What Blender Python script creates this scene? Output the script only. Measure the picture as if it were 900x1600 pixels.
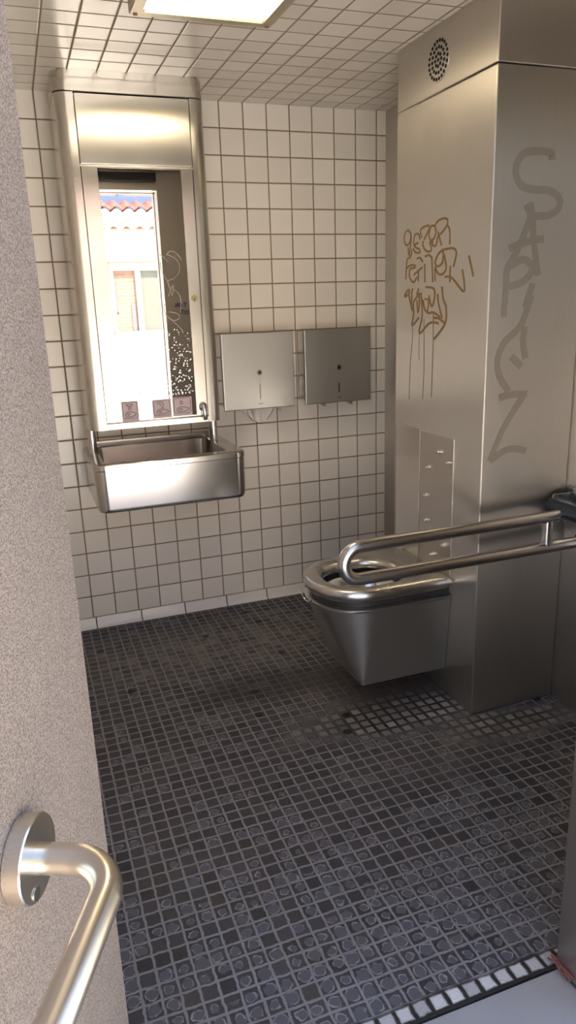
import bpy, bmesh, math, random
from mathutils import Vector, Matrix
random.seed(7)
for o in list(bpy.data.objects): bpy.data.objects.remove(o)
scene = bpy.context.scene
COL = scene.collection

# ------------------------------------------------------------ camera
CAM_F = 1135.0                     # focal length in pixels of the 900x1600 frame
cd = bpy.data.cameras.new('camera'); cam = bpy.data.objects.new('camera', cd); COL.objects.link(cam)
cd.sensor_fit = 'VERTICAL'; cd.sensor_height = 36.0; cd.lens = 36.0 * CAM_F / 1600.0
cd.clip_start = 0.02
cx, cy, cz = Vector((0.938, -0.346, -0.033)), Vector((-0.126, -0.248, -0.961)), Vector((0.324, 0.905, -0.276))
cz.normalize(); cx = (cx - cz * cx.dot(cz)).normalized(); cy = cz.cross(cx)
cam.matrix_world = Matrix(((cx.x, -cy.x, -cz.x, -1.57815), (cx.y, -cy.y, -cz.y, -3.11049), (cx.z, -cy.z, -cz.z, 1.36073), (0, 0, 0, 1)))
scene.camera = cam

# ------------------------------------------------------------ sky, sun, exposure
world = bpy.data.worlds.new('sky'); scene.world = world; world.use_nodes = True
wn = world.node_tree.nodes; bgn = wn['Background']
sky = wn.new('ShaderNodeTexSky'); sky.sky_type = 'NISHITA'; sky.sun_disc = False
sky.sun_elevation = math.radians(62); sky.sun_rotation = math.radians(0); sky.air_density = 1.0; sky.dust_density = 2.0
world.node_tree.links.new(sky.outputs[0], bgn.inputs[0]); bgn.inputs[1].default_value = 0.25
sl = bpy.data.lights.new('sun', 'SUN'); sun = bpy.data.objects.new('sun', sl); COL.objects.link(sun)
sl.energy = 10.0; sl.angle = math.radians(0.6); sl.color = (1.0, 0.91, 0.78)
sun.location = (3, 9, 12); sun.rotation_euler = Vector((-0.22, -0.42, -0.95)).to_track_quat('-Z', 'Y').to_euler()
scene.view_settings.view_transform = 'Standard'; scene.view_settings.look = 'None'
scene.view_settings.gamma = 1.0; scene.view_settings.use_curve_mapping = False
scene.view_settings.exposure = 1.7
LAMP_STRENGTH = 4.4

# ------------------------------------------------------------ node helpers
class NT:
    def __init__(s, name):
        s.m = bpy.data.materials.new(name); s.m.use_nodes = True
        s.t = s.m.node_tree; s.n = s.t.nodes; s.b = s.n['Principled BSDF']
        s.co = s.n.new('ShaderNodeTexCoord')
    def link(s, a, b): s.t.links.new(a, b)
    def put(s, sock, v):
        if hasattr(v, 'is_linked') or isinstance(v, bpy.types.NodeSocket): s.link(v, sock)
        else: sock.default_value = v
    def math(s, op, a, b=0.0, c=None):
        n = s.n.new('ShaderNodeMath'); n.operation = op
        s.put(n.inputs[0], a); s.put(n.inputs[1], b)
        if c is not None: s.put(n.inputs[2], c)
        return n.outputs[0]
    def sep(s, v):
        n = s.n.new('ShaderNodeSeparateXYZ'); s.link(v, n.inputs[0]); return n.outputs
    def comb(s, x, y, z=0.0):
        n = s.n.new('ShaderNodeCombineXYZ')
        for i, v in enumerate((x, y, z)): s.put(n.inputs[i], v)
        return n.outputs[0]
    def noise(s, vec, scale, detail=3.0, rough=0.5, col=False):
        n = s.n.new('ShaderNodeTexNoise'); s.link(vec, n.inputs['Vector'])
        n.inputs['Scale'].default_value = scale; n.inputs['Detail'].default_value = detail; n.inputs['Roughness'].default_value = rough
        return n.outputs[1] if col else n.outputs[0]
    def white(s, vec):
        n = s.n.new('ShaderNodeTexWhiteNoise'); n.noise_dimensions = '3D'; s.link(vec, n.inputs['Vector']); return n.outputs
    def smap(s, v, a, b, lo=0.0, hi=1.0):
        n = s.n.new('ShaderNodeMapRange'); n.interpolation_type = 'SMOOTHSTEP'; s.put(n.inputs[0], v)
        for i, q in enumerate((a, b, lo, hi)): s.put(n.inputs[i + 1], q)
        return n.outputs[0]
    def mix(s, f, a, b):
        n = s.n.new('ShaderNodeMix'); n.data_type = 'RGBA'
        s.put(n.inputs[0], f)
        for i, v in ((6, a), (7, b)):
            if isinstance(v, tuple) and len(v) == 3: v = v + (1.0,)
            s.put(n.inputs[i], v)
        return n.outputs[2]
    def mapping(s, v, scale):
        n = s.n.new('ShaderNodeMapping'); s.link(v, n.inputs[0]); n.inputs['Scale'].default_value = scale; return n.outputs[0]
    def bump(s, h, strength, dist):
        n = s.n.new('ShaderNodeBump'); n.inputs['Strength'].default_value = strength; n.inputs['Distance'].default_value = dist
        s.link(h, n.inputs['Height']); return n.outputs[0]
    def set(s, **k):
        names = dict(col='Base Color', metal='Metallic', rough='Roughness', aniso='Anisotropic', normal='Normal', tangent='Tangent', spec='Specular IOR Level', trans='Transmission Weight', ior='IOR', emit='Emission Color', power='Emission Strength', coat='Coat Weight')
        for a, v in k.items():
            if isinstance(v, tuple) and len(v) == 3: v = v + (1.0,)
            s.put(s.b.inputs[names[a]], v)
        return s

def plain(name, col, rough=0.5, metal=0.0, var=0.0, scale=20.0, **k):
    t = NT(name); t.set(col=col, rough=rough, metal=metal, **k)
    if var:
        n = t.noise(t.co.outputs['Object'], scale)
        t.set(col=t.mix(n, tuple(c * (1 - var) for c in col), tuple(min(1, c * (1 + var)) for c in col)))
    return t.m

def steel(name, col=(0.60, 0.585, 0.56), rough=0.3, aniso=0.0, grain=0.0, wave=0.0, smudge=0.12, speck=0.0):
    """stainless steel; grain = vertical brushing, wave = sheet dents, smudge = worn patches in the gloss"""
    t = NT(name); o = t.co.outputs['Object']
    sm = t.noise(o, 4.0, 4.0, 0.6)
    r = t.math('MULTIPLY_ADD', sm, smudge, rough - smudge * 0.5)
    br = t.noise(t.mapping(o, (1.0, 1.0, 0.02)), 260.0, 2.0)
    r = t.math('MULTIPLY_ADD', br, grain * 0.15, r)
    c = t.mix(t.noise(o, 2.2, 4.0, 0.55), tuple(x * 0.93 for x in col), tuple(min(1, x * 1.05) for x in col))
    c = t.mix(t.math('MULTIPLY', br, grain * 0.22), c, tuple(x * 0.8 for x in col))
    t.set(col=c, metal=1.0, rough=r)
    h = t.math('MULTIPLY', t.noise(o, 1.7, 1.0), wave * 0.02)
    if speck:
        sp = t.noise(o, 430.0, 2.0, 0.8); h = t.math('MULTIPLY_ADD', sp, speck * 0.002, h)
        t.set(col=t.mix(t.smap(sp, 0.38, 0.60), tuple(x * 0.58 for x in col), tuple(min(1, x * 1.18) for x in col)))
    if wave or speck: t.set(normal=t.bump(h, 1.0, 1.0))
    if aniso:
        tg = t.n.new('ShaderNodeTangent'); tg.direction_type = 'RADIAL'; tg.axis = 'Z'
        t.set(aniso=aniso, tangent=tg.outputs[0])
    return t.m

def tiles(name, ax, pitch, off, grout_w, tile_col, grout_col, rough=0.18, var=0.06):
    t = NT(name); o = t.co.outputs['Object']; xyz = t.sep(o)
    u = t.math('DIVIDE', t.math('SUBTRACT', xyz[ax[0]], off[0]), pitch[0]); v = t.math('DIVIDE', t.math('SUBTRACT', xyz[ax[1]], off[1]), pitch[1])
    fu, fv = t.math('FRACT', t.math('ADD', u, 500.0)), t.math('FRACT', t.math('ADD', v, 500.0))
    du = t.math('MULTIPLY', t.math('SUBTRACT', 0.5, t.math('ABSOLUTE', t.math('SUBTRACT', fu, 0.5))), pitch[0])
    dv = t.math('MULTIPLY', t.math('SUBTRACT', 0.5, t.math('ABSOLUTE', t.math('SUBTRACT', fv, 0.5))), pitch[1])
    d = t.math('MINIMUM', du, dv)
    g = t.smap(d, grout_w * 0.36, grout_w * 0.62)
    cid = t.comb(t.math('FLOOR', u), t.math('FLOOR', v)); w = t.white(cid)
    tc = t.mix(w[0], tuple(c * (1 - var) for c in tile_col), tuple(min(1, c * (1 + var)) for c in tile_col))
    tc = t.mix(t.smap(t.noise(o, 6.0, 4.0), 0.5, 0.8, 0.0, 0.12), tc, tuple(c * 0.75 for c in tile_col))
    gc = t.mix(t.noise(o, 9.0, 3.0), tuple(c * 0.6 for c in grout_col), tuple(c * 1.4 for c in grout_col))
    hh = t.math('ADD', t.smap(d, grout_w * 0.3, grout_w * 1.1), t.math('MULTIPLY', t.noise(o, 12.0, 1.0), 0.25))
    t.set(col=t.mix(g, gc, tc), rough=t.smap(g, 0.0, 1.0, 0.8, rough), normal=t.bump(hh, 0.6, 0.0022))
    return t.m

# ------------------------------------------------------------ mesh helpers
def link_bm(name, bm, mat, parent=None, smooth=True, angle=35):
    bmesh.ops.recalc_face_normals(bm, faces=bm.faces)
    me = bpy.data.meshes.new(name); bm.to_mesh(me); bm.free()
    for m in (mat if isinstance(mat, (list, tuple)) else [mat]): me.materials.append(m)
    if smooth:
        me.polygons.foreach_set('use_smooth', [True] * len(me.polygons)); me.set_sharp_from_angle(angle=math.radians(angle))
    o = bpy.data.objects.new(name, me); COL.objects.link(o)
    if smooth and not any(k in name for k in ('tube', 'loop', 'post')):
        wm = o.modifiers.new('weighted', 'WEIGHTED_NORMAL'); wm.mode = 'FACE_AREA'; wm.weight = 50; wm.keep_sharp = True
    if parent is not None: o.parent = parent; o.matrix_parent_inverse = parent.matrix_world.inverted()
    return o
def box(bm, x0, x1, y0, y1, z0, z1, bev=0.0, seg=2, mi=0):
    r = bmesh.ops.create_cube(bm, size=1.0)
    vs = r['verts']
    for v in vs: v.co = Vector((x0 + (v.co.x + .5) * (x1 - x0), y0 + (v.co.y + .5) * (y1 - y0), z0 + (v.co.z + .5) * (z1 - z0)))
    fs = set(f for v in vs for f in v.link_faces)
    for f in fs: f.material_index = mi
    if bev:
        es = list({e for v in vs for e in v.link_edges})
        bmesh.ops.bevel(bm, geom=es, offset=bev, segments=seg, affect='EDGES', profile=0.5)
    return bm
def bxo(name, x0, x1, y0, y1, z0, z1, mat, parent=None, bev=0.0, seg=2):
    return link_bm(name, box(bmesh.new(), x0, x1, y0, y1, z0, z1, bev, seg), mat, parent)
def loft(bm, loops, cap0=True, cap1=True, closed=False, mi=0):
    """bridge successive loops with the same number of points"""
    rows = [[bm.verts.new(p) for p in lp] for lp in loops]
    n = len(rows[0]); pairs = list(zip(rows[:-1], rows[1:]))
    if closed: pairs.append((rows[-1], rows[0]))
    for a, b in pairs:
        for i in range(n):
            f = bm.faces.new((a[i], a[(i + 1) % n], b[(i + 1) % n], b[i])); f.material_index = mi
    if not closed:
        if cap0: bm.faces.new(rows[0][::-1]).material_index = mi
        if cap1: bm.faces.new(rows[-1]).material_index = mi
    return bm
def rrect(x0, x1, y0, y1, z, r, n=8, rs=None):
    """rounded rectangle; rs = radii for corners (x1y1, x0y1, x0y0, x1y0)"""
    rs = rs or (r, r, r, r); pts = []
    for k, (cxx, cyy, a0) in enumerate(((x1, y1, 0), (x0, y1, 90), (x0, y0, 180), (x1, y0, 270))):
        rr = rs[k]; sx = -1 if cxx == x1 else 1; sy = -1 if cyy == y1 else 1
        for i in range(n + 1):
            a = math.radians(a0 + 90 * i / n)
            pts.append(Vector((cxx + sx * rr + rr * math.cos(a), cyy + sy * rr + rr * math.sin(a), z)))
    return pts
def tube(bm, path, r, n=20, caps=True, closed=False, mi=0):
    path = [Vector(p) for p in path]; loops = []; m = len(path)
    t0 = (path[1] - path[0]).normalized(); up = Vector((0, 0, 1)) if abs(t0.z) < 0.9 else Vector((1, 0, 0))
    nx = t0.cross(up).normalized(); prev = t0
    for i, p in enumerate(path):
        if closed: t = (path[(i + 1) % m] - path[i - 1]).normalized()
        else: t = ((path[min(i + 1, m - 1)] - path[max(i - 1, 0)])).normalized()
        q = prev.rotation_difference(t); nx = (q @ nx).normalized(); prev = t; ny = t.cross(nx)
        loops.append([p + (nx * math.cos(2 * math.pi * k / n) + ny * math.sin(2 * math.pi * k / n)) * r for k in range(n)])
    return loft(bm, loops, caps, caps, closed, mi)
def arc(c, a, b, a0, a1, n=10):
    """points of an arc about c in the plane of the vectors a, b (degrees)"""
    c, a, b = Vector(c), Vector(a), Vector(b)
    return [c + a * math.cos(math.radians(a0 + (a1 - a0) * i / n)) + b * math.sin(math.radians(a0 + (a1 - a0) * i / n)) for i in range(n + 1)]
def disc(bm, c, axis, r, t, n=28, bev=0.0, mi=0):
    """a short cylinder from c along axis, thickness t"""
    c, axis = Vector(c), Vector(axis).normalized()
    u = axis.orthogonal().normalized(); v = axis.cross(u)
    ring = lambda rr, h: [c + axis * h + (u * math.cos(2 * math.pi * k / n) + v * math.sin(2 * math.pi * k / n)) * rr for k in range(n)]
    ls = [ring(r, 0)] + ([ring(r, t - bev), ring(r - bev, t)] if bev else [ring(r, t)])
    return loft(bm, ls, mi=mi)
def smooth_line(pts, k=6):
    """Catmull-Rom through 2-D points"""
    P = [Vector(p) for p in pts]
    if len(P) < 3: return P
    P = [P[0] * 2 - P[1]] + P + [P[-1] * 2 - P[-2]]; out = []
    for i in range(1, len(P) - 2):
        a, b, c, d = P[i - 1:i + 3]
        for j in range(k):
            t = j / k
            out.append(0.5 * ((2 * b) + (c - a) * t + (2 * a - 5 * b + 4 * c - d) * t * t + (3 * b - a - 3 * c + d) * t ** 3))
    return out + [P[-2]]
def ribbon(bm, pts, w, place, t=0.0006, smooth=True, taper=False):
    """a thin paint or scratch stroke on a flat face; place(a, b, h) gives the 3-D point"""
    P = smooth_line(pts) if smooth else [Vector(p) for p in pts]
    P = [p for i, p in enumerate(P) if i == 0 or (p - P[i - 1]).length > 1e-5]
    lt, rt = [], []
    for i, p in enumerate(P):
        d = (P[min(i + 1, len(P) - 1)] - P[max(i - 1, 0)]).normalized(); nn = Vector((-d.y, d.x))
        ww = w * 0.5 * (1 - 0.55 * i / len(P) if taper else 1)
        lt.append(p + nn * ww); rt.append(p - nn * ww)
    tv = [(bm.verts.new(place(a.x, a.y, t)), bm.verts.new(place(b.x, b.y, t))) for a, b in zip(lt, rt)]
    bv = [(bm.verts.new(place(a.x, a.y, 0)), bm.verts.new(place(b.x, b.y, 0))) for a, b in zip(lt, rt)]
    for i in range(len(P) - 1):
        bm.faces.new((tv[i][0], tv[i + 1][0], tv[i + 1][1], tv[i][1]))
        bm.faces.new((bv[i][0], bv[i + 1][0], tv[i + 1][0], tv[i][0]))
        bm.faces.new((bv[i][1], bv[i + 1][1], tv[i + 1][1], tv[i][1]))
def tag(o, label, cat, group=None, kind=None):
    o['label'] = label; o['category'] = cat
    if group: o['group'] = group
    if kind: o['kind'] = kind
    return o
def thing(name, label, cat, loc=(0, 0, 0), group=None):
    o = bpy.data.objects.new(name, None); o.location = loc; o.empty_display_size = 0.1; COL.objects.link(o)
    o.matrix_world = Matrix.Translation(loc)
    return tag(o, label, cat, group)
def struct(o, label=None):
    o['kind'] = 'structure'
    if label: o['label'] = label
    return o

TAG = [[(-0.818, 1.569), (-0.799, 1.584), (-0.777, 1.576), (-0.771, 1.556), (-0.787, 1.537), (-0.812, 1.547), (-0.818, 1.569), (-0.818, 1.546), (-0.813, 1.523), (-0.807, 1.5)], [(-0.8, 1.53), (-0.804, 1.506), (-0.82, 1.502), (-0.825, 1.522)], [(-0.879, 1.547), (-0.867, 1.565), (-0.843, 1.564), (-0.837, 1.536), (-0.868, 1.539)], [(-0.837, 1.533), (-0.859, 1.522), (-0.874, 1.518), (-0.878, 1.508), (-0.85, 1.51), (-0.834, 1.524)], [(-0.888, 1.552), (-0.881, 1.578), (-0.927, 1.586), (-0.933, 1.575), (-0.903, 1.545)], [(-0.897, 1.542), (-0.898, 1.525), (-0.922, 1.508), (-0.95, 1.51), (-0.938, 1.536)], [(-0.955, 1.526), (-0.934, 1.556), (-0.945, 1.58), (-0.964, 1.581), (-0.976, 1.566), (-0.966, 1.545), (-0.949, 1.538)], [(-0.976, 1.56), (-0.972, 1.583), (-0.991, 1.594), (-1.023, 1.597), (-1.042, 1.59), (-1.037, 1.573), (-1.006, 1.555), (-0.988, 1.548), (-0.978, 1.524), (-0.958, 1.523), (-0.957, 1.545)], [(-0.987, 1.562), (-1.011, 1.519)], [(-1.009, 1.555), (-1.042, 1.573), (-1.056, 1.555), (-1.058, 1.518)], [(-0.786, 1.427), (-0.789, 1.465), (-0.795, 1.492), (-0.82, 1.496)], [(-0.789, 1.462), (-0.82, 1.471), (-0.855, 1.467)], [(-0.852, 1.462), (-0.814, 1.458), (-0.812, 1.434), (-0.838, 1.415), (-0.862, 1.432)], [(-0.84, 1.439), (-0.897, 1.461)], [(-0.86, 1.49), (-0.881, 1.49), (-0.899, 1.476)], [(-0.87, 1.455), (-0.871, 1.417)], [(-0.911, 1.493), (-0.939, 1.495), (-0.957, 1.481)], [(-0.911, 1.47), (-0.914, 1.412)], [(-0.954, 1.49), (-0.963, 1.41)], [(-1.017, 1.505), (-0.99, 1.493), (-0.974, 1.469), (-0.992, 1.458), (-1.018, 1.469), (-1.022, 1.496), (-1.017, 1.505)], [(-1.028, 1.49), (-1.041, 1.451), (-1.02, 1.433), (-0.992, 1.437), (-0.975, 1.455), (-0.978, 1.413)], [(-1.011, 1.505), (-1.074, 1.506), (-1.096, 1.491), (-1.082, 1.452)], [(-1.064, 1.456), (-1.064, 1.407)], [(-1.034, 1.424), (-1.074, 1.42), (-1.14, 1.378), (-1.143, 1.404), (-1.131, 1.441)], [(-1.163, 1.479), (-1.19, 1.418)], [(-0.785, 1.367), (-0.781, 1.376), (-0.807, 1.392), (-0.81, 1.379), (-0.781, 1.369)], [(-0.807, 1.376), (-0.824, 1.342), (-0.834, 1.32)], [(-0.835, 1.396), (-0.829, 1.378), (-0.831, 1.327), (-0.843, 1.333)], [(-0.875, 1.395), (-0.864, 1.374), (-0.882, 1.377), (-0.843, 1.351), (-0.844, 1.314), (-0.835, 1.274), (-0.881, 1.301)], [(-0.864, 1.357), (-0.872, 1.317), (-0.88, 1.347), (-0.879, 1.377)], [(-0.891, 1.38), (-0.898, 1.341), (-0.899, 1.302), (-0.883, 1.248), (-0.942, 1.28), (-0.977, 1.285), (-1.008, 1.281)], [(-0.904, 1.356), (-0.917, 1.326), (-0.944, 1.314), (-0.969, 1.317), (-1.018, 1.3)], [(-0.915, 1.359), (-0.939, 1.355), (-0.935, 1.317)], [(-0.941, 1.37), (-0.96, 1.335), (-0.976, 1.361), (-0.975, 1.385), (-0.958, 1.394), (-0.92, 1.397)], [(-0.995, 1.374), (-1.002, 1.343), (-1.026, 1.297)], [(-1.019, 1.395), (-1.029, 1.357), (-1.047, 1.331), (-1.043, 1.283), (-0.979, 1.232)], [(-0.976, 1.3), (-1.007, 1.297), (-1.044, 1.282)]]
DRIPS = [[(-0.835, 1.271), (-0.837, 1.228), (-0.823, 1.139), (-0.819, 1.019)], [(-0.912, 1.296), (-0.918, 1.13), (-0.912, 1.029)], [(-0.97, 1.314), (-0.973, 1.226), (-0.969, 1.041)], [(-0.883, 1.245), (-0.882, 1.186), (-0.886, 1.159)]]
FAINT = [[(-0.091, 1.724), (-0.096, 1.742), (-0.136, 1.746), (-0.185, 1.739), (-0.21, 1.712), (-0.21, 1.68), (-0.187, 1.654), (-0.144, 1.646), (-0.093, 1.644), (-0.057, 1.623), (-0.061, 1.596), (-0.091, 1.579), (-0.123, 1.577), (-0.154, 1.574)], [(-0.172, 1.607), (-0.156, 1.577), (-0.171, 1.534), (-0.199, 1.476), (-0.224, 1.436), (-0.227, 1.398), (-0.229, 1.329)], [(-0.223, 1.49), (-0.181, 1.503), (-0.142, 1.512), (-0.104, 1.515)], [(-0.157, 1.613), (-0.146, 1.565), (-0.138, 1.506), (-0.117, 1.415)], [(-0.216, 1.442), (-0.17, 1.46), (-0.137, 1.434), (-0.166, 1.4), (-0.217, 1.385)], [(-0.134, 1.393), (-0.157, 1.326)], [(-0.135, 1.362), (-0.168, 1.276), (-0.223, 1.229), (-0.245, 1.177), (-0.234, 1.13), (-0.199, 1.083)], [(-0.229, 1.365), (-0.23, 1.301)], [(-0.234, 1.065), (-0.194, 1.073), (-0.132, 1.072)], [(-0.144, 1.069), (-0.213, 0.97), (-0.257, 0.875)], [(-0.257, 0.875), (-0.205, 0.902), (-0.167, 0.905), (-0.124, 0.894)], [(-0.154, 1.272), (-0.157, 1.226), (-0.145, 1.178)], [(-0.197, 1.188), (-0.158, 1.155)]]
SCRATCH = [[(-1.011, 1.545), (-0.999, 1.558), (-0.981, 1.558), (-0.964, 1.543), (-0.956, 1.528)], [(-1.005, 1.548), (-0.976, 1.532), (-0.965, 1.509), (-0.969, 1.484), (-0.988, 1.465), (-1.005, 1.459), (-1.016, 1.459), (-1.034, 1.493), (-1.036, 1.523)], [(-1.036, 1.55), (-1.021, 1.539), (-1.007, 1.522)], [(-1.014, 1.455), (-1.0, 1.403), (-0.995, 1.441), (-1.014, 1.401)], [(-0.994, 1.424), (-0.979, 1.413), (-0.969, 1.387), (-0.973, 1.343)], [(-1.027, 1.377), (-1.036, 1.356), (-1.024, 1.327), (-0.998, 1.313), (-0.979, 1.321), (-0.985, 1.337), (-1.018, 1.345)], [(-1.031, 1.334), (-1.005, 1.311), (-0.975, 1.279), (-0.969, 1.265)]]
# ------------------------------------------------------------ materials
M_WALL_B = tiles('white_wall_tile_back', (0, 2), (0.1, 0.1), (0.0, 0.045), 0.0048, (0.76, 0.71, 0.65), (0.20, 0.15, 0.09))
M_WALL_S = tiles('white_wall_tile_side', (1, 2), (0.1, 0.1), (0.0, 0.045), 0.0048, (0.76, 0.71, 0.65), (0.20, 0.15, 0.09))
M_CEIL = tiles('white_ceiling_tile', (0, 1), (0.1, 0.1), (0.0, 0.015), 0.0050, (0.76, 0.71, 0.64), (0.24, 0.18, 0.11), rough=0.16)
M_COVE = tiles('white_cove_tile', (0, 1), (0.2, 9.0), (0.01, 4.0), 0.005, (0.78, 0.75, 0.71), (0.12, 0.09, 0.06))
M_STEEL = steel('brushed_steel_sheet', col=(0.64, 0.60, 0.55), rough=0.33, aniso=0.9, grain=1.0, wave=0.12)
M_STEELC = steel('brushed_steel_cabinet', col=(0.66, 0.63, 0.58), rough=0.21, aniso=0.88, grain=0.12, wave=0.05)
M_DISP = steel('dull_dispenser_steel', col=(0.53, 0.525, 0.505), rough=0.30, aniso=0.5, smudge=0.08)
M_SATIN = steel('satin_steel', col=(0.64, 0.625, 0.60), rough=0.26)
M_PANEL = steel('clean_steel_panel', col=(0.78, 0.755, 0.72), rough=0.22, aniso=0.6, wave=0.1)
M_PANELB = steel('worn_steel_panel', col=(0.70, 0.66, 0.61), rough=0.30, aniso=0.6)
M_BOWL = steel('satin_steel_bowl', col=(0.70, 0.685, 0.67), rough=0.29, smudge=0.02)
M_POLISH = steel('polished_steel', col=(0.68, 0.66, 0.63), rough=0.16, smudge=0.08)
M_TUBE = steel('steel_tube', col=(0.66, 0.64, 0.62), rough=0.24)
M_HANDLE = steel('door_handle_steel', col=(0.78, 0.71, 0.60), rough=0.24, smudge=0.06)
M_BLAST = steel('bead_blasted_steel', col=(0.30, 0.258, 0.23), rough=0.62, speck=1.0, smudge=0.1)
M_DARK = steel('dark_grimy_steel', col=(0.50, 0.455, 0.41), rough=0.36, grain=0.6, wave=0.08)
M_SINK = steel('sink_steel', col=(0.66, 0.63, 0.60), rough=0.19, smudge=0.06)
M_MIRROR = steel('mirror_polished', col=(0.86, 0.85, 0.82), rough=0.012, smudge=0.01, wave=0.012)
M_CHROME = steel('chrome', col=(0.82, 0.82, 0.82), rough=0.07, smudge=0.03)
M_BLACK = plain('black_rubber', (0.018, 0.017, 0.018), 0.5)
M_HOLE = plain('dark_hole', (0.012, 0.010, 0.008), 0.8)
M_PIVOT = plain('dark_pivot_plastic', (0.03, 0.032, 0.04), 0.3)
M_GRAF = plain('brown_paint_marker', (0.20, 0.115, 0.035), 0.45, var=0.3, scale=30)
M_FAINT = steel('old_marker_ghost', col=(0.50, 0.45, 0.385), rough=0.37, aniso=0.85, grain=0.8)
M_SCRATCH = plain('scratched_matt_metal', (0.36, 0.33, 0.29), 0.6)
M_PAPER = plain('soft_paper', (0.72, 0.68, 0.63), 0.9, var=0.08, scale=60)
M_STICK = plain('mauve_sticker', (0.50, 0.39, 0.41), 0.45, var=0.06, scale=40)
M_LINE = plain('dark_print', (0.06, 0.045, 0.05), 0.5)
M_FRAME = plain('aged_lamp_frame', (0.46, 0.41, 0.30), 0.35, metal=0.7, var=0.2, scale=14)
M_SCREW = steel('screw_steel', col=(0.26, 0.255, 0.25), rough=0.3)
M_KEY = plain('brass_lock', (0.42, 0.33, 0.18), 0.35, metal=1.0)
M_SILL = plain('grey_threshold_metal', (0.31, 0.30, 0.30), 0.42, metal=0.0, var=0.12, scale=5)
M_RUST = plain('rusted_wire', (0.22, 0.07, 0.06), 0.6)
M_CONC = plain('roof_concrete', (0.4, 0.38, 0.36), 0.8, var=0.1)
M_PAVE = plain('pale_pavement', (0.68, 0.64, 0.58), 0.85, var=0.08, scale=3)
M_FAC = plain('cream_render', (0.42, 0.39, 0.34), 0.8, var=0.05, scale=4)
M_WHITE = plain('white_paint', (0.55, 0.53, 0.49), 0.6)
M_CREAM = plain('cream_frame', (0.22, 0.20, 0.165), 0.5)
M_GLASS = plain('greenish_pane', (0.12, 0.125, 0.11), 0.12)
M_SLATE = plain('slate_blue_paint', (0.06, 0.085, 0.16), 0.6, var=0.2, scale=3)
M_ROOF = plain('sunlit_clay_tile', (0.40, 0.31, 0.25), 0.75, var=0.15, scale=9)  # clay kept pale in its colour to read as sunlit
M_RIDGE = plain('shaded_red_tile', (0.13, 0.045, 0.035), 0.75, var=0.15, scale=9)  # red ridge tile with its shade darkened into the colour
M_ZINC = plain('zinc_gutter', (0.42, 0.44, 0.45), 0.45, metal=0.4)
M_DOORGREY = plain('charcoal_bar', (0.10, 0.10, 0.11), 0.6)
M_MARK = plain('blue_marker', (0.07, 0.06, 0.22), 0.5)
def brick_mat():
    t = NT('pink_brick'); o = t.co.outputs['Object']; x = t.sep(o)
    b = t.n.new('ShaderNodeTexBrick'); t.link(t.comb(x[0], x[2]), b.inputs['Vector'])
    b.inputs['Color1'].default_value = (0.20, 0.105, 0.07, 1); b.inputs['Color2'].default_value = (0.24, 0.13, 0.09, 1); b.inputs['Mortar'].default_value = (0.22, 0.18, 0.15, 1)
    b.inputs['Scale'].default_value = 1.0; b.inputs['Brick Width'].default_value = 0.22; b.inputs['Row Height'].default_value = 0.065; b.inputs['Mortar Size'].default_value = 0.008
    t.set(col=b.outputs[0], rough=0.85); return t.m
M_BRICK = brick_mat()
def lamp_mat():
    t = NT('lit_diffuser'); t.set(col=(0.9, 0.88, 0.8), rough=0.4, emit=(1.0, 0.82, 0.54), power=LAMP_STRENGTH); return t.m
M_LAMP = lamp_mat()
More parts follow.
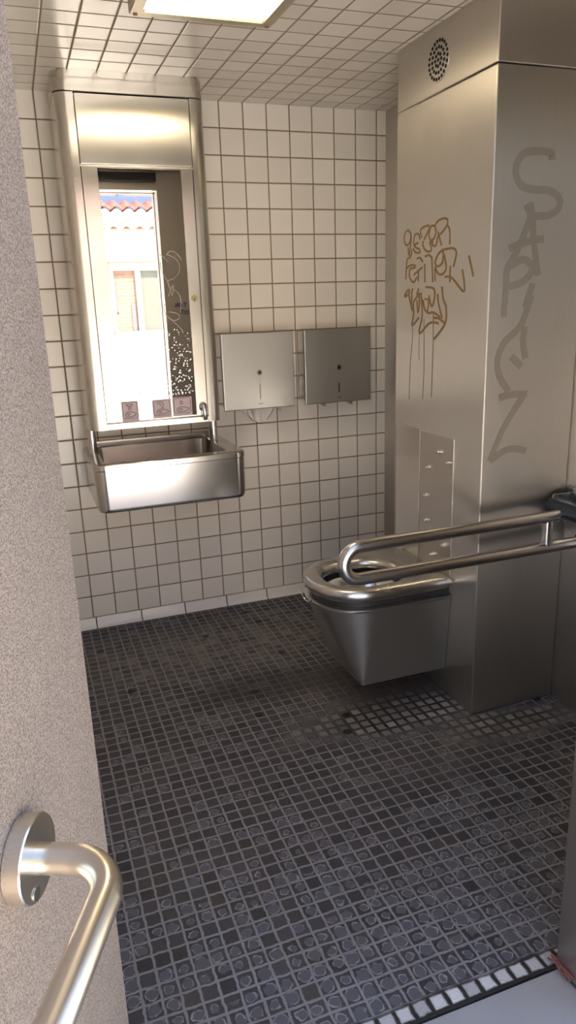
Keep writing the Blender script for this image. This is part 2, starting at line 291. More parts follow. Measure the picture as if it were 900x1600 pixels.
def floor_mat():
    """small dark mosaic tiles, pale worn joints, round wear spots towards the door, dusty, brown and dark patches"""
    t = NT('dark_mosaic_floor'); o = t.co.outputs['Object']; p = 0.0385
    wob = t.noise(o, 55.0, 2.0, col=True); ws = t.sep(wob)
    x0, y0, _ = t.sep(o)
    x = t.math('MULTIPLY_ADD', t.math('SUBTRACT', ws[0], 0.5), 0.007, x0); y = t.math('MULTIPLY_ADD', t.math('SUBTRACT', ws[1], 0.5), 0.007, y0)
    u, v = t.math('DIVIDE', x, p), t.math('DIVIDE', y, p)
    fu, fv = t.math('FRACT', t.math('ADD', u, 300.0)), t.math('FRACT', t.math('ADD', v, 300.0))
    cu, cv = t.math('SUBTRACT', fu, 0.5), t.math('SUBTRACT', fv, 0.5)
    edge = t.math('SUBTRACT', 0.5, t.math('MAXIMUM', t.math('ABSOLUTE', cu), t.math('ABSOLUTE', cv)))
    tile = t.smap(edge, 0.055, 0.10)
    cid = t.comb(t.math('FLOOR', u), t.math('FLOOR', v)); w = t.white(cid); wc = t.sep(w[1])
    big = t.noise(o, 2.3, 3.0, 0.55); mid = t.noise(o, 9.0, 4.0, 0.6); fine = t.noise(o, 120.0, 3.0, 0.6)
    def blob(px, py, rx, ry, soft=0.55):
        d = t.math('POWER', t.math('ADD', t.math('POWER', t.math('DIVIDE', t.math('SUBTRACT', x0, px), rx), 2.0), t.math('POWER', t.math('DIVIDE', t.math('SUBTRACT', y0, py), ry), 2.0)), 0.5)
        d = t.math('MULTIPLY_ADD', t.math('SUBTRACT', mid, 0.5), 0.9, d)
        return t.smap(d, 1.0 - soft, 1.0 + soft, 1.0, 0.0)
    near = t.smap(y0, -1.45, -2.05)
    # tile and joint colours
    tc = t.mix(w[0], (0.016, 0.0165, 0.019), (0.046, 0.046, 0.052))
    tc = t.mix(t.math('MULTIPLY', fine, 0.5), tc, (0.075, 0.07, 0.07))
    gc = t.mix(mid, (0.14, 0.127, 0.13), (0.27, 0.25, 0.258))
    # round wear spots
    ox, oy = t.math('MULTIPLY', t.math('SUBTRACT', wc[0], 0.5), 0.22), t.math('MULTIPLY', t.math('SUBTRACT', wc[1], 0.5), 0.22)
    rad = t.math('POWER', t.math('ADD', t.math('POWER', t.math('ADD', cu, ox), 2.0), t.math('POWER', t.math('ADD', cv, oy), 2.0)), 0.5)
    r0 = t.math('MULTIPLY_ADD', wc[2], 0.20, 0.22)
    rad = t.math('MULTIPLY_ADD', t.math('SUBTRACT', t.noise(o, 75.0, 2.0), 0.5), 0.35, rad)
    has = t.math('GREATER_THAN', t.math('ADD', wc[1], t.math('MULTIPLY', near, 0.8)), 0.80)
    dr = t.math('SUBTRACT', rad, r0)
    ins = t.math('MULTIPLY', t.smap(dr, -0.03, 0.03, 1.0, 0.0), has)
    ring = t.math('MULTIPLY', t.smap(t.math('ABSOLUTE', dr), 0.015, 0.06, 1.0, 0.0), has)
    tc = t.mix(t.math('MULTIPLY', ins, 0.75), tc, (0.095, 0.10, 0.116))
    tc = t.mix(t.math('MULTIPLY', ring, t.smap(t.noise(o, 40.0, 2.0), 0.38, 0.62, 0.0, 0.9)), tc, (0.26, 0.26, 0.268))
    col = t.mix(tile, gc, tc)
    # pale tiles with black joints beneath the bowl and around the column's foot
    rev = t.math('MULTIPLY', t.math('ADD', blob(-0.48, -1.15, 0.34, 0.13), blob(-0.2, -1.36, 0.22, 0.07)), 1.0)
    rim = t.smap(edge, 0.07, 0.22)
    rc = t.mix(rim, (0.016, 0.014, 0.013), t.mix(w[0], (0.10, 0.095, 0.09), (0.26, 0.245, 0.235)))
    col = t.mix(t.math('MINIMUM', rev, 1.0), col, rc)
    # dusty film near the basin, brown and dark patches around the bowl
    dust = t.math('MULTIPLY', blob(-0.95, -0.42, 0.48, 0.22), t.smap(t.noise(o, 14.0, 4.0, 0.7), 0.35, 0.7))
    col = t.mix(t.math('MULTIPLY', dust, 0.9), col, (0.18, 0.165, 0.145))
    brown = blob(-0.50, -0.92, 0.26, 0.20)
    col = t.mix(t.math('MULTIPLY', brown, 0.5), col, (0.13, 0.10, 0.065))
    dark_patch = t.math('ADD', blob(-0.86, -0.80, 0.26, 0.10), blob(-0.35, -0.9, 0.25, 0.16))
    col = t.mix(t.math('MULTIPLY', t.math('MINIMUM', dark_patch, 1.0), 0.6), col, (0.022, 0.019, 0.018))
    brown2 = blob(-0.42, -1.42, 0.32, 0.12)
    col = t.mix(t.math('MULTIPLY', brown2, 0.3), col, (0.13, 0.105, 0.085))
    # dried gum spots
    g = t.n.new('ShaderNodeTexVoronoi'); g.voronoi_dimensions = '2D'; g.inputs['Scale'].default_value = 4.5; t.link(o, g.inputs['Vector'])
    gr = t.math('MULTIPLY', t.smap(g.outputs['Distance'], 0.055, 0.085, 1.0, 0.0), t.math('GREATER_THAN', t.sep(g.outputs['Color'])[0], 0.62))
    gr = t.math('MULTIPLY', gr, t.smap(y0, -1.45, -1.3))
    col = t.mix(gr, col, (0.008, 0.007, 0.007))
    # whitened broken row along the threshold
    lip = t.smap(t.math('MULTIPLY_ADD', t.math('SUBTRACT', mid, 0.5), 0.03, y0), -2.112, -2.122)
    col = t.mix(lip, col, t.mix(rim, (0.02, 0.017, 0.016), t.mix(w[0], (0.36, 0.35, 0.35), (0.66, 0.64, 0.62))))
    h = t.math('ADD', t.math('MULTIPLY', tile, -0.35), t.math('MULTIPLY', fine, 0.3))
    h = t.math('MULTIPLY_ADD', ring, 0.3, h); h = t.math('MULTIPLY_ADD', rev, t.math('MULTIPLY', rim, 0.9), h)
    t.set(col=col, rough=t.smap(mid, 0.3, 0.7, 0.42, 0.66), spec=0.4, normal=t.bump(h, 0.7, 0.0025))
    return t.m
M_FLOOR = floor_mat()

# ------------------------------------------------------------ the room
XL, XR, YF, ZC = -1.95, 0.045, -2.15, 2.141
struct(bxo('floor', XL - 0.1, XR + 0.1, -2.158, 0.1, -0.12, 0.0, M_FLOOR))
struct(bxo('ceiling', XL - 0.1, XR + 0.1, YF - 0.14, 0.1, ZC, ZC + 0.12, M_CEIL))
struct(bxo('wall_back', XL - 0.1, XR + 0.1, 0.0, 0.1, 0.0, ZC, M_WALL_B))
struct(bxo('wall_left', XL - 0.1, XL, YF, 0.0, 0.0, ZC, M_WALL_S))
struct(bxo('wall_right', XR, XR + 0.1, YF, 0.0, 0.0, ZC, M_STEEL), 'brushed steel side wall')
bm = bmesh.new()
OX0, OX1, OZ = -1.565, -0.667, 2.035
box(bm, XL - 0.1, OX0, YF - 0.07, YF, 0, ZC); box(bm, OX1, XR + 0.1, YF - 0.12, YF, 0, ZC, 0.004); box(bm, OX0, OX1, YF - 0.10, YF, OZ, ZC)
struct(link_bm('wall_front', bm, M_DARK))
bm = bmesh.new()                                       # pale frame strip lining the opening
box(bm, OX1 - 0.006, OX1 + 0.016, YF - 0.14, YF - 0.10, 0, OZ + 0.02, 0.002); box(bm, OX0, OX1, YF - 0.12, YF - 0.10, OZ - 0.006, OZ + 0.03, 0.002)
struct(link_bm('trim_1', bm, M_SATIN), 'steel door frame edge')
struct(bxo('trim_2', OX0 + 0.0, OX1, -2.62, -2.160, -0.10, -0.004, M_SILL, None, 0.004), 'pale grey metal threshold')
bm = bmesh.new(); prof = [(0.0, 0.0), (0.0, 0.045), (-0.006, 0.045), (-0.009, 0.040), (-0.010, 0.024), (-0.014, 0.012), (-0.022, 0.004), (-0.026, 0.0)]
loft(bm, [[Vector((x, a, b)) for a, b in prof] for x in (XL, XR)])
struct(link_bm('baseboard_back', bm, M_COVE))
bm = bmesh.new(); box(bm, XL - 0.25, XR + 0.25, YF - 0.16, 0.25, ZC + 0.125, ZC + 0.30, 0.01)
struct(link_bm('trim_3', bm, M_CONC), 'roof slab of the toilet kiosk')

# ------------------------------------------------------------ ceiling light
t = thing('ceiling_light', 'lit square ceiling lamp in a dirty metal frame', 'ceiling light', (-0.985, -1.085, ZC))
lx0, lx1, ly0, ly1 = -1.185, -0.785, -1.285, -0.885
bm = bmesh.new(); zt, zb = ZC, ZC - 0.03
loft(bm, [rrect(lx0, lx1, ly0, ly1, zt, 0.012), rrect(lx0, lx1, ly0, ly1, zb + 0.004, 0.012), rrect(lx0 + 0.003, lx1 - 0.003, ly0 + 0.003, ly1 - 0.003, zb, 0.011),
          rrect(lx0 + 0.032, lx1 - 0.032, ly0 + 0.032, ly1 - 0.032, zb, 0.008), rrect(lx0 + 0.036, lx1 - 0.036, ly0 + 0.036, ly1 - 0.036, zb + 0.010, 0.008)], cap1=False)
link_bm('lamp_frame', bm, M_FRAME, t)
bm = bmesh.new()
loft(bm, [rrect(lx0 + 0.030, lx1 - 0.030, ly0 + 0.030, ly1 - 0.030, zb + 0.016, 0.01), rrect(lx0 + 0.034, lx1 - 0.034, ly0 + 0.034, ly1 - 0.034, zb + 0.006, 0.01), rrect(lx0 + 0.05, lx1 - 0.05, ly0 + 0.05, ly1 - 0.05, zb + 0.003, 0.01)])
link_bm('diffuser', bm, M_LAMP, t)
for sx, sy in ((lx0 + 0.016, ly1 - 0.016), (lx1 - 0.016, ly1 - 0.016), (lx0 + 0.016, ly0 + 0.016), (lx1 - 0.016, ly0 + 0.016)):
    bm = bmesh.new(); disc(bm, (sx, sy, zb), (0, 0, -1), 0.006, 0.003, 14, 0.001); link_bm('screw', bm, M_RUST, t)

# ------------------------------------------------------------ service column with the toilet's back wall
XU, YN, YB, ZS = -0.285, -1.268, -0.715, 1.957
t = thing('service_column', 'brushed stainless steel column in the right corner, scrawled with graffiti', 'service column', (-0.12, -0.99, 0.0))
bxo('column_body', XU, XR - 0.001, YN, YB, 0.0, ZS - 0.0015, M_STEEL, t, 0.005, 3)
bxo('header_panel', XU + 0.001, XR - 0.001, YN + 0.001, YB, ZS, ZC, M_STEEL, t, 0.004, 3)
vc = (-0.968, 2.044)
bm = bmesh.new()
loft(bm, [[Vector((XU + 0.001, vc[0] + math.cos(a) * r, vc[1] + math.sin(a) * r)) + Vector((-h, 0, 0)) for a in [2 * math.pi * k / 40 for k in range(40)]] for r, h in ((0.060, 0.0), (0.059, 0.0012), (0.010, 0.0012))])
g = link_bm('speaker_grille', bm, M_STEEL, t)
bm = bmesh.new()
for n_, r_ in ((1, 0), (8, 0.017), (15, 0.034), (22, 0.051)):
    for k in range(n_):
        a = 2 * math.pi * k / n_
        disc(bm, (XU - 0.0000, vc[0] + math.cos(a) * r_, vc[1] + math.sin(a) * r_), (-1, 0, 0), 0.0050, 0.0018, 10)
link_bm('grille_hole', bm, M_HOLE, g)
p1 = bxo('access_panel', XU - 0.004, XU + 0.002, -0.905, -0.735, 0.44, 0.924, M_PANEL, t, 0.0012)
p2 = bxo('access_panel', XU - 0.003, XU + 0.002, -1.116, -0.909, 0.44, 0.920, M_PANELB, t, 0.0012)
for y, z in ((-1.036, 0.866), (-0.969, 0.800), (-0.955, 0.698), (-0.959, 0.608), (-1.079, 0.551), (-1.006, 0.496), (-1.095, 0.840)):
    bm = bmesh.new(); r = 0.008 if z != 0.840 else 0.005
    disc(bm, (XU - 0.003, y, z), (-1, 0, 0), r, 0.004, 18, 0.0015); disc(bm, (XU - 0.007, y, z), (-1, 0, 0), r * 0.55, 0.010, 14, 0.002)
    link_bm('bolt', bm, M_SATIN, p2)
bm = bmesh.new()
for i_, s_ in enumerate(TAG): ribbon(bm, s_, 0.0068, lambda a, b, h: Vector((XU - 0.0002 - h, a, b)), 0.0005 + 0.00004 * i_)
link_bm('graffiti_tag', bm, M_GRAF, t)['label'] = 'brown marker graffiti tag in three lines with runs'
bm = bmesh.new()
for s_, w_ in zip(DRIPS, (0.003, 0.0032, 0.0038, 0.002)): ribbon(bm, s_, w_, lambda a, b, h: Vector((XU - 0.0002 - h, a, b)), smooth=False)
link_bm('paint_run', bm, M_GRAF, t)
bm = bmesh.new()
for i_, s_ in enumerate(FAINT): ribbon(bm, s_, 0.021, lambda a, b, h: Vector((a, YN - 0.0002 - h, b)), 0.0004 + 0.00008 * i_)
link_bm('faded_graffiti', bm, M_FAINT, t)['label'] = 'faded wide graffiti strokes running down the front'

# ------------------------------------------------------------ toilet
t = thing('toilet', 'wall hung stainless steel toilet with a thick rounded seat ring', 'toilet', (XU, -0.955, 0.09))
TX1 = XU - 0.001
def dloop(xf, y0, y1, z, rf):
    return rrect(xf, TX1, y0, y1, z, rf, 12, rs=(0.004, rf, rf, 0.004))
ya, yb = -1.128, -0.782
bm = bmesh.new()
loft(bm, [dloop(-0.600, -1.088, -0.83, 0.094, 0.012), dloop(-0.614, -1.102, -0.815, 0.098, 0.012), dloop(-0.622, -1.105, -0.811, 0.12, 0.020), dloop(-0.733, ya, yb, 0.372, 0.165),
          dloop(-0.741, ya - 0.006, yb + 0.006, 0.378, 0.170), dloop(-0.741, ya - 0.006, yb + 0.006, 0.386, 0.170), dloop(-0.735, ya, yb, 0.389, 0.166), dloop(-0.69, -1.09, -0.82, 0.389, 0.13)], cap1=False)
link_bm('bowl', bm, M_BOWL, t, angle=50)
hx0, hx1, hy0, hy1 = -0.682, -0.412, -1.085, -0.845
bm = bmesh.new()
loft(bm, [rrect(-0.69, -0.36, -1.09, -0.82, 0.389, 0.10, 12), rrect(-0.675, -0.40, -1.075, -0.84, 0.37, 0.11, 12), rrect(-0.62, -0.42, -1.03, -0.88, 0.24, 0.07, 12), rrect(-0.56, -0.44, -1.0, -0.91, 0.19, 0.04, 12)], cap0=False)
link_bm('basin', bm, M_POLISH, t, angle=60)
bm = bmesh.new()
loft(bm, [dloop(-0.722, ya + 0.014, yb - 0.014, 0.387, 0.155), dloop(-0.722, ya + 0.014, yb - 0.014, 0.415, 0.155), rrect(-0.69, -0.36, -1.09, -0.82, 0.415, 0.10, 12, rs=(0.05, 0.13, 0.13, 0.05)), rrect(-0.69, -0.36, -1.09, -0.82, 0.387, 0.10, 12, rs=(0.05, 0.13, 0.13, 0.05))], closed=True)
link_bm('seat_gap_ring', bm, M_BLACK, t)  # black ring put in to darken the gap between lip and seat
bm = bmesh.new(); loops = []
outer = dloop(-0.744, ya - 0.010, yb + 0.010, 0, 0.172); inner = rrect(hx0, hx1, hy0, hy1, 0, 0.112, 12)
for k in range(24):
    a = 2 * math.pi * k / 24; c_, s_ = math.cos(a), math.sin(a)
    e = lambda q, p_: math.copysign(abs(q) ** p_, q)
    loops.append([(o_ + i_) * 0.5 + (o_ - i_) * 0.5 * e(c_, 0.8) + Vector((0, 0, 0.4335 + 0.0235 * e(s_, 0.75))) for o_, i_ in zip(outer, inner)])
loft(bm, loops, closed=True)
link_bm('seat_ring', bm, M_SATIN, t, angle=60)
bm = bmesh.new(); tube(bm, [(-0.752, -0.955 + d_, 0.400 - 0.02 * (1 - (d_ / 0.05) ** 2)) for d_ in (-0.05, -0.04, -0.02, 0, 0.02, 0.04, 0.05)], 0.0025, 8); link_bm('lift_loop', bm, M_CHROME, t)

# ------------------------------------------------------------ fold-down grab bar
t = thing('grab_bar', 'long steel U-shaped grab bar hinged on the right wall beside the toilet', 'grab bar', (XR, -1.36, 0.70))
GY, R = -1.362, 0.0185
zt, zb = 0.700, 0.602; rr = (zt - zb) / 2; xe = -0.810 + rr + R
bm = bmesh.new()
tube(bm, [(-0.035, GY, zt), (xe + 0.02, GY, zt)] + arc((xe, GY, (zt + zb) / 2), (0, 0, rr), (-rr, 0, 0), 0, 180, 16) + [(xe + 0.02, GY, zb), (0.036, GY, zb)], R, 24)
link_bm('bar_loop', bm, M_TUBE, t)
bm = bmesh.new(); tube(bm, [(-0.100, GY, zb + 0.008), (-0.100, GY, zt - 0.008)], R * 0.95, 20); link_bm('bar_post', bm, M_TUBE, t)
bm = bmesh.new(); disc(bm, (-0.035, -1.292, 0.712), (0, -1, 0), 0.024, 0.16, 28, 0.003); link_bm('hinge_pivot', bm, M_PIVOT, t)
pl = bxo('wall_plate', XR - 0.010, XR - 0.0005, -1.45, -1.285, 0.575, 0.765, M_SATIN, t, 0.002)
bxo('hinge_cheek', -0.035, XR - 0.009, -1.435, -1.427, 0.66, 0.75, M_SATIN, t, 0.001); bxo('hinge_cheek', -0.035, XR - 0.009, -1.305, -1.298, 0.66, 0.75, M_SATIN, t, 0.001)
bm = bmesh.new(); disc(bm, (XR - 0.006, GY, zb), (-1, 0, 0), 0.026, 0.012, 24, 0.002); link_bm('stop_socket', bm, M_PIVOT, t)
bm = bmesh.new(); disc(bm, (XR - 0.010, -1.31, 0.75), (-1, 0, 0), 0.006, 0.003, 14, 0.001); link_bm('screw', bm, M_SCREW, pl)

# ------------------------------------------------------------ mirror cabinet
X0, X1, Y0 = -1.352, -0.834, -0.29
t = thing('mirror_cabinet', 'tall stainless steel washroom cabinet with a mirror door on the tiled wall', 'cabinet', (-1.095, -0.001, 0.918))
def plan(z, rec, r=0.042, yo=0.0):
    pts = [Vector((X0, -0.001, z))] + arc((X0 + r, Y0 + r + yo, z), (-r, 0, 0), (0, -r, 0), 0, 90, 8)
    if rec: pts += [Vector((-1.289, Y0, z)), Vector((-1.289, Y0 + 0.024, z)), Vector((-0.889, Y0 + 0.024, z)), Vector((-0.889, Y0, z))]
    pts += arc((X1 - r, Y0 + r + yo, z), (0, -r, 0), (r, 0, 0), 0, 90, 8) + [Vector((X1, -0.001, z))]
    return pts
bm = bmesh.new(); loft(bm, [plan(0.918, True), plan(2.071, True)]); link_bm('cabinet_body', bm, M_STEELC, t)
bm = bmesh.new(); loft(bm, [plan(2.075, False, 0.042), plan(2.079, False, 0.042), plan(ZC, False, 0.05)]); link_bm('top_cap', bm, M_STEELC, t)
bxo('bottom_rail', -1.2885, -0.8895, Y0 + 0.0005, Y0 + 0.026, 0.918, 0.940, M_STEELC, t, 0.001)
up = bxo('upper_panel', -1.286, -0.892, Y0 + 0.001, Y0 + 0.026, 1.849, 2.068, M_STEELC, t, 0.002)
for v in up.data.vertices: v.co.y -= 0.005 * (v.co.z - 1.849) / 0.219          # the panel leans out a little at its top
d = bxo('cabinet_door', -1.286, -0.892, Y0 + 0.002, Y0 + 0.0245, 0.944, 1.844, M_STEELC, t, 0.002)
bxo('mirror', -1.231, -0.936, Y0 + 0.0005, Y0 + 0.004, 0.950, 1.838, M_MIRROR, d, 0.0005)
MY = Y0 + 0.0003
pf = lambda a, b, h: Vector((a, MY - h, b))
for i_, s_ in enumerate(SCRATCH):
    bm = bmesh.new(); ribbon(bm, s_, 0.0022, pf, 0.0003 + 0.00005 * i_); link_bm('scratch_mark', bm, M_SCRATCH, d)
bm = bmesh.new()
for k in range(420):
    zz = 1.035 + 0.25 * random.random() ** 1.5; x_ = random.uniform(-1.222, -0.945); r_ = random.uniform(0.0012, 0.0034)
    m_ = Matrix.Translation((x_, MY - 0.0001, zz)) @ Matrix.Diagonal((r_, r_ * 0.55, r_ * random.uniform(0.9, 1.5), 1))
    bmesh.ops.create_icosphere(bm, subdivisions=1, radius=1.0, matrix=m_)
DROP = NT('water_drop'); DROP.set(col=(0.95, 0.95, 0.95), rough=0.05, trans=1.0, ior=1.33)
wd = link_bm('water_drops', bm, DROP.m, d, angle=180); wd['kind'] = 'stuff'
bm = bmesh.new(); disc(bm, (-0.916, Y0 + 0.003, 1.391), (0, -1, 0), 0.0115, 0.005, 26, 0.0015); lk = link_bm('lock', bm, M_KEY, d)
bm = bmesh.new(); box(bm, -0.9175, -0.9145, Y0 - 0.0028, Y0 - 0.0018, 1.384, 1.391); link_bm('keyhole', bm, M_HOLE, lk)
def sticker(x0, x1, z0, z1, lines, label):
    bm = bmesh.new(); box(bm, x0, x1, MY - 0.0008, MY, z0, z1, 0.0, 1, 0)
    s_ = link_bm('pictogram_sticker', bm, M_STICK, d); s_['label'] = label
    w_, h_ = x1 - x0, z1 - z0; bm = bmesh.new()
    put = lambda a, b, h: Vector((x0 + a * w_, MY - 0.0008 - h, z0 + b * h_))
    fr = [(p.x, p.y) for p in rrect(0.08, 0.92, 0.14, 0.95, 0, 0.10, 4)]; fr.append(fr[0])
    ribbon(bm, fr, 0.025, put, 0.0002, smooth=False)
    for l_ in lines: ribbon(bm, l_, 0.032, put, 0.0002)
    link_bm('pictogram', bm, M_LINE, s_)
hand = [[(0.2, 0.32), (0.3, 0.44), (0.5, 0.47), (0.72, 0.42), (0.84, 0.34), (0.7, 0.25), (0.45, 0.22), (0.27, 0.22), (0.2, 0.32)], [(0.28, 0.36), (0.42, 0.38), (0.52, 0.34)], [(0.3, 0.29), (0.46, 0.31)]]
sticker(-1.228, -1.163, 0.946, 1.022, hand + [[(0.28, 0.84), (0.68, 0.84)], [(0.28, 0.84), (0.36, 0.76), (0.60, 0.76), (0.68, 0.84)], [(0.40, 0.74), (0.40, 0.55)], [(0.48, 0.74), (0.48, 0.55)], [(0.56, 0.74), (0.56, 0.55)]], 'mauve hand dryer pictogram, left of the three')
sticker(-1.110, -1.036, 0.948, 1.020, hand + [[(0.25, 0.78), (0.30, 0.86), (0.48, 0.86), (0.58, 0.78), (0.58, 0.66)], [(0.30, 0.74), (0.42, 0.76), (0.48, 0.66)], [(0.50, 0.64), (0.50, 0.50)], [(0.57, 0.64), (0.57, 0.50)]], 'mauve water tap pictogram, middle of the three')
sticker(-1.031, -0.954, 0.951, 1.023, hand + [[(0.45, 0.82), (0.40, 0.68), (0.46, 0.62), (0.52, 0.68), (0.45, 0.82)]], 'mauve soap drop pictogram, right of the three')
bm = bmesh.new(); disc(bm, (-0.912, Y0 + 0.002, 0.980), (0, -1, 0), 0.017, 0.012, 24, 0.003); disc(bm, (-0.912, Y0 - 0.010, 0.980), (0, -1, 0), 0.014, 0.012, 24, 0.005)
tube(bm, [(-0.912, Y0 - 0.016, 0.984), (-0.910, Y0 - 0.022, 0.968), (-0.908, Y0 - 0.020, 0.945), (-0.907, Y0 - 0.016, 0.932)], 0.0095, 14); link_bm('latch_knob', bm, M_CHROME, d)

# ------------------------------------------------------------ wash basin
sx0, sx1, sy0, sy1, st, sb = -1.366, -0.778, -0.430, -0.002, 0.812, 0.624
t = thing('wash_basin', 'rectangular stainless steel basin hung below the mirror cabinet', 'sink', (-1.06, -0.002, 0.622))
rs = lambda r: (0.004, 0.004, r, r)
def S(i, z, r): return rrect(sx0 + i, sx1 - i, sy0 + i, sy1 - (i if i < 0.01 else 0.0), z, r, 8, rs=(0.004, 0.004, r, r))
hole = lambda i, z, r: rrect(sx0 + 0.045 + i, sx1 - 0.065 - i, sy0 + 0.050 + i, sy1 - 0.030 - i, z, r, 8)
bm = bmesh.new()
loft(bm, [rrect(-1.10, -1.04, -0.24, -0.18, 0.664, 0.029), hole(0.045, 0.676, 0.03), hole(0.014, 0.690, 0.03), hole(0.006, 0.715, 0.03), hole(0.002, st - 0.004, 0.03), hole(-0.002, st, 0.032), S(0.006, st, 0.045), S(0.001, st - 0.004, 0.047), S(0.0, st - 0.022, 0.047), S(0.0025, st - 0.025, 0.045), S(0.004, sb + 0.018, 0.045), S(0.009, sb + 0.004, 0.042), S(0.020, sb, 0.035)], cap0=True)
link_bm('basin', bm, M_SINK, t, angle=40)
bxo('rear_upstand', sx0 + 0.03, sx1 - 0.05, -0.030, -0.002, st - 0.002, st + 0.022, M_SINK, t, 0.003)
bm = bmesh.new(); disc(bm, (-1.07, -0.21, 0.662), (0, 0, 1), 0.024, 0.005, 28, 0.002); link_bm('drain', bm, M_CHROME, t)

for x_ in (X0 + 0.014, X1 - 0.010):
    bm = bmesh.new(); tube(bm, [(x_, -0.17, 0.810), (x_, -0.17, 0.9175)], 0.0165, 24); link_bm('support_tube', bm, M_TUBE, t)

# ------------------------------------------------------------ paper dispensers
def dispenser(x0, x1, label, loc):
    t = thing('paper_dispenser', label, 'paper dispenser', loc, 'paper dispensers on the tiled wall')
    z0, z1, yf = 0.926, 1.247, -0.112
    bm = bmesh.new(); box(bm, x0 + 0.006, x1 - 0.006, yf + 0.012, -0.001, z0 + 0.012, z1 - 0.004, 0.003); link_bm('housing', bm, M_SATIN, t)
    cov = bxo('cover', x0, x1, yf, yf + 0.016, z0, z1, M_DISP, t, 0.0035, 3)
    xc = (x0 + x1) / 2 + 0.002
    bm = bmesh.new(); disc(bm, (xc, yf + 0.001, z0 + 0.155), (0, -1, 0), 0.0115, 0.004, 24, 0.001); lk = link_bm('lock', bm, M_SCREW, cov)
    bm = bmesh.new(); disc(bm, (xc, yf - 0.0025, z0 + 0.155), (0, -1, 0), 0.0055, 0.001, 16); link_bm('keyhole', bm, M_HOLE, lk)
    return t, cov, xc, z0, yf
T1 = dispenser(-0.775, -0.453, 'left paper dispenser, with a paper end hanging out below', (-0.614, 0, 0.93))
bxo('level_slot', T1[2] - 0.003, T1[2] + 0.003, T1[4] - 0.0006, T1[4] + 0.002, T1[3] + 0.042, T1[3] + 0.108, M_SCRATCH, T1[1])
T2 = dispenser(-0.403, -0.084, 'right paper dispenser, with a half black level slot', (-0.243, 0, 0.93))
sl_ = bxo('level_slot', T2[2] - 0.003, T2[2] + 0.003, T2[4] - 0.0006, T2[4] + 0.002, T2[3] + 0.046, T2[3] + 0.110, M_HOLE, T2[1])
bxo('paper_level', T2[2] - 0.0028, T2[2] + 0.0028, T2[4] - 0.0010, T2[4] + 0.001, T2[3] + 0.088, T2[3] + 0.109, M_SCRATCH, sl_)
for T, xs in ((T1, (-0.715, -0.555)), (T2, (-0.34, -0.21))):
    bxo('maker_mark', T[2] - 0.011, T[2] + 0.011, T[4] - 0.0004, T[4] + 0.001, T[3] + 0.020, T[3] + 0.024, M_SCREW, T[1])
    for x_ in xs:
        bm = bmesh.new(); pr = [(0.0, 0.0), (0.045, 0.0), (0.045, -0.032)]
        loft(bm, [[Vector((x_ + a, y_, T[3] + 0.0125 + b)) for a, b in pr] for y_ in (-0.085, -0.05)]); link_bm('tear_tooth', bm, M_DARK, T[0])
bm = bmesh.new(); rows = []                                     # crumpled tongue of paper
for j in range(13):
    v_ = j / 12; row = []
    for i in range(17):
        u_ = i / 16
        hw = 0.072 * (1 - 0.42 * v_ ** 1.8)
        x_ = -0.613 + (u_ - 0.5) * 2 * hw + 0.006 * v_; z_ = 0.962 - 0.088 * v_ - 0.010 * math.sin(u_ * 3.14) * v_
        y_ = -0.070 + 0.010 * math.sin(u_ * 17 + v_ * 4) * (0.4 + v_) + 0.012 * math.sin(u_ * 6.0 - v_ * 3) - 0.012 * v_
        row.append(bm.verts.new((x_, y_, z_)))
    rows.append(row)
for j in range(12):
    for i in range(16): bm.faces.new((rows[j][i], rows[j][i + 1], rows[j + 1][i + 1], rows[j + 1][i]))
po = link_bm('paper_end', bm, M_PAPER, T1[0], angle=80); md = po.modifiers.new('thick', 'SOLIDIFY'); md.thickness = 0.0012

# ------------------------------------------------------------ open door with its handle
hd = Vector((-0.416, -0.909, 0)).normalized(); nd = Vector((0.909, -0.416, 0)).normalized(); P0 = Vector((-1.545, -2.250, 0))
at = lambda s_, n_, z_: P0 + hd * s_ + nd * n_ + Vector((0, 0, z_))
def obox(bm, s0, s1, n0, n1, z0, z1, bev=0.0):
    before = set(bm.verts); box(bm, s0, s1, n0, n1, z0, z1, bev)
    for v in bm.verts:
        if v not in before: v.co = at(v.co.x, v.co.y, v.co.z)
door = struct(link_bm('door_1', (lambda b: (obox(b, 0, 0.90, -0.045, 0, 0.012, 2.03, 0.002), b)[1])(bmesh.new()), M_BLAST), 'open bead blasted steel door at the left')
HS, HZ, HN, HR, BR = 0.220, 0.840, 0.101, 0.0154, 0.050
h = bpy.data.objects.new('pull_handle', None); COL.objects.link(h); h.parent = door
bm = bmesh.new(); s2 = HS + 0.46
pth = [at(HS, 0.012, HZ)] + arc(at(HS + BR, HN - BR, HZ), hd * -BR, nd * BR, 0, 90, 12) + arc(at(s2 - BR, HN - BR, HZ), nd * BR, hd * BR, 0, 90, 12) + [at(s2, 0.012, HZ)]
tube(bm, pth, HR, 32); link_bm('handle_tube', bm, M_HANDLE, h)
for s_ in (HS, s2):
    bm = bmesh.new(); disc(bm, at(s_, 0.0005, HZ), nd, 0.043, 0.018, 48, 0.0015); fl = link_bm('handle_flange', bm, M_HANDLE, h)
    bm = bmesh.new(); disc(bm, at(s_ + 0.016, 0.0186, HZ - 0.028), nd, 0.007, 0.0012, 20, 0.0004); link_bm('grub_screw', bm, M_SCREW, fl)
bxo_dc = bxo('door_closer', OX0 + 0.02, OX1 - 0.005, YF, YF + 0.045, OZ + 0.045, OZ + 0.092, M_BLACK, None, 0.003)
tag(bxo_dc, 'black bar across the inside of the lintel, seen in the mirror', 'door closer')
bm = bmesh.new()
for k in range(4): tube(bm, [(OX1 - 0.010 + 0.004 * k, YF + 0.012 - 0.02 * j - 0.004 * k, 0.004 + 0.012 * abs(math.sin(j * 1.7 + k))) for j in range(4)], 0.0022, 8)
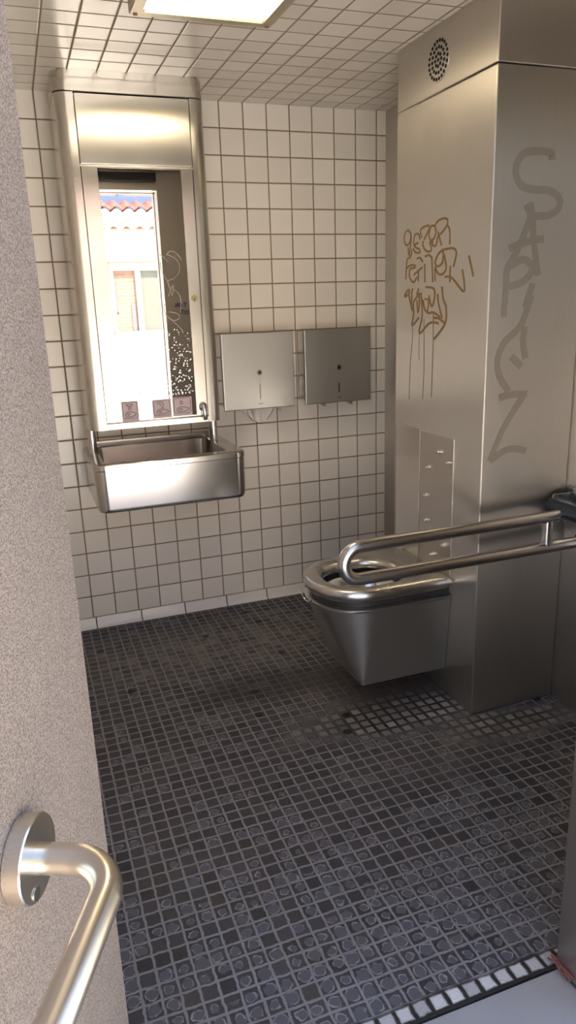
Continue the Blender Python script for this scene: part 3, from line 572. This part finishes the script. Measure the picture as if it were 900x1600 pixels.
tag(link_bm('rusty_wire', bm, M_RUST), 'rusty wire ends on the floor at the foot of the right door jamb', 'wire')
bm = bmesh.new()
for s_ in ([(-0.60, 1.385), (-0.60, 1.36), (-0.585, 1.385), (-0.583, 1.36)], [(-0.572, 1.385), (-0.56, 1.372), (-0.572, 1.36), (-0.578, 1.372), (-0.572, 1.385)], [(-0.55, 1.385), (-0.528, 1.385)], [(-0.539, 1.385), (-0.539, 1.358)], [(-0.57, 1.34), (-0.55, 1.34)], [(-0.56, 1.34), (-0.56, 1.315)], [(-0.545, 1.34), (-0.545, 1.315)], [(-0.53, 1.34), (-0.52, 1.328), (-0.53, 1.315), (-0.536, 1.328), (-0.53, 1.34)]):
    ribbon(bm, s_, 0.006, lambda a, b, hh: Vector((a, YF + 0.0002 + hh, b)))
tag(link_bm('marker_scribble', bm, M_MARK), 'small blue marker scribble inside the front wall, seen in the mirror', 'scribble')

# ------------------------------------------------------------ the street seen in the mirror
struct(bxo('ground', -14, 14, -24, 4, -0.20, -0.10, M_PAVE))
FY = -12.0
t = thing('house', 'low cream shop front with a clay tiled roof across the street, seen in the mirror', 'building', (0.5, FY, -0.1))
bxo('wall', -6, 7, FY - 3.0, FY - 0.08, -0.1, 2.75, M_FAC, t)
bxo('plinth', -6, 7, FY - 0.08, FY - 0.0, -0.1, 0.88, M_FAC, t, 0.01)
bxo('fascia', -6, 7, FY - 0.08, FY + 0.04, 2.22, 2.62, M_WHITE, t, 0.02)
bm = bmesh.new(); tube(bm, [(-6, FY + 0.14, 2.68), (7, FY + 0.14, 2.68)], 0.065, 16); link_bm('gutter', bm, M_ZINC, t)
for x0, k in ((-1.55, 0), (-0.61, 1), (0.24, 0), (0.76, 1), (1.80, 0), (2.75, 1)):
    w_ = 0.50 if k == 0 else 0.46; x1 = x0 + w_
    bm = bmesh.new()
    for a in ((x0, x0 + 0.06, 0.881, 2.219), (x1 - 0.03, x1 + 0.018, 0.881, 2.219), (x0 + 0.06, x1 - 0.03, 2.05, 2.219), (x0 + 0.06, x1 - 0.03, 0.881, 0.94)): box(bm, a[0], a[1], FY - 0.079, FY + 0.01, a[2], a[3])
    f = link_bm('window_frame', bm, M_CREAM, t)
    bxo('pane', x0 + 0.055, x1 - 0.025, FY - 0.079, FY - 0.05, 0.935, 2.055, M_BRICK if k == 0 else M_GLASS, f)  # brick on alternate panes paints a brick facade reflected in the glass
    if k == 0:
        bxo('reflected_bar', x0 + 0.36, x0 + 0.44, FY - 0.05, FY - 0.03, 0.93, 1.45, M_DOORGREY, f); bxo('reflected_bar', x0 + 0.06, x0 + 0.12, FY - 0.05, FY - 0.03, 1.3, 1.85, M_DOORGREY, f)  # dark bars in the painted reflection: slit window and downpipe
bm = bmesh.new(); n_ = 110; L0, L1 = [], []
def roof(bm, y0, z0, y1, z1, rows_, x0=-6.2, x1=7.2):
    for r_ in range(rows_):
        a, b = r_ / rows_, (r_ + 1.08) / rows_; A_, B_ = [], []
        for i in range(n_ * 4 + 1):
            x_ = x0 + (x1 - x0) * i / (n_ * 4); dz = 0.035 * math.cos(2 * math.pi * i / 8)
            A_.append(bm.verts.new((x_, y0 + (y1 - y0) * a, z0 + (z1 - z0) * a + dz + 0.03))); B_.append(bm.verts.new((x_, y0 + (y1 - y0) * b, z0 + (z1 - z0) * b + dz)))
        for i in range(n_ * 4): bm.faces.new((A_[i], A_[i + 1], B_[i + 1], B_[i]))
roof(bm, FY + 0.10, 2.76, FY - 1.20, 3.25, 4); rf = link_bm('roof', bm, M_ROOF, t, angle=60); md = rf.modifiers.new('thick', 'SOLIDIFY'); md.thickness = 0.02
bm = bmesh.new(); roof(bm, FY - 1.05, 3.24, FY - 1.5, 3.42, 1); rf = link_bm('roof_ridge', bm, M_RIDGE, t, angle=60); md = rf.modifiers.new('thick', 'SOLIDIFY'); md.thickness = 0.02
t = thing('brick_building', 'tall brick building with blue painted bands behind the low house, seen in the mirror', 'building', (1, -18, -0.1))
bxo('wall', -9, 11, -20.5, -18, -0.1, 7.0, M_BRICK, t)
bxo('blue_band', -9, 11, -18, -17.9, 3.60, 4.17, M_SLATE, t, 0.01)
for x_ in (-4.0, -1.2, 1.38, 3.6, 6.4): bxo('blue_post', x_, x_ + 0.14, -18, -17.92, 4.17, 7.0, M_SLATE, t)
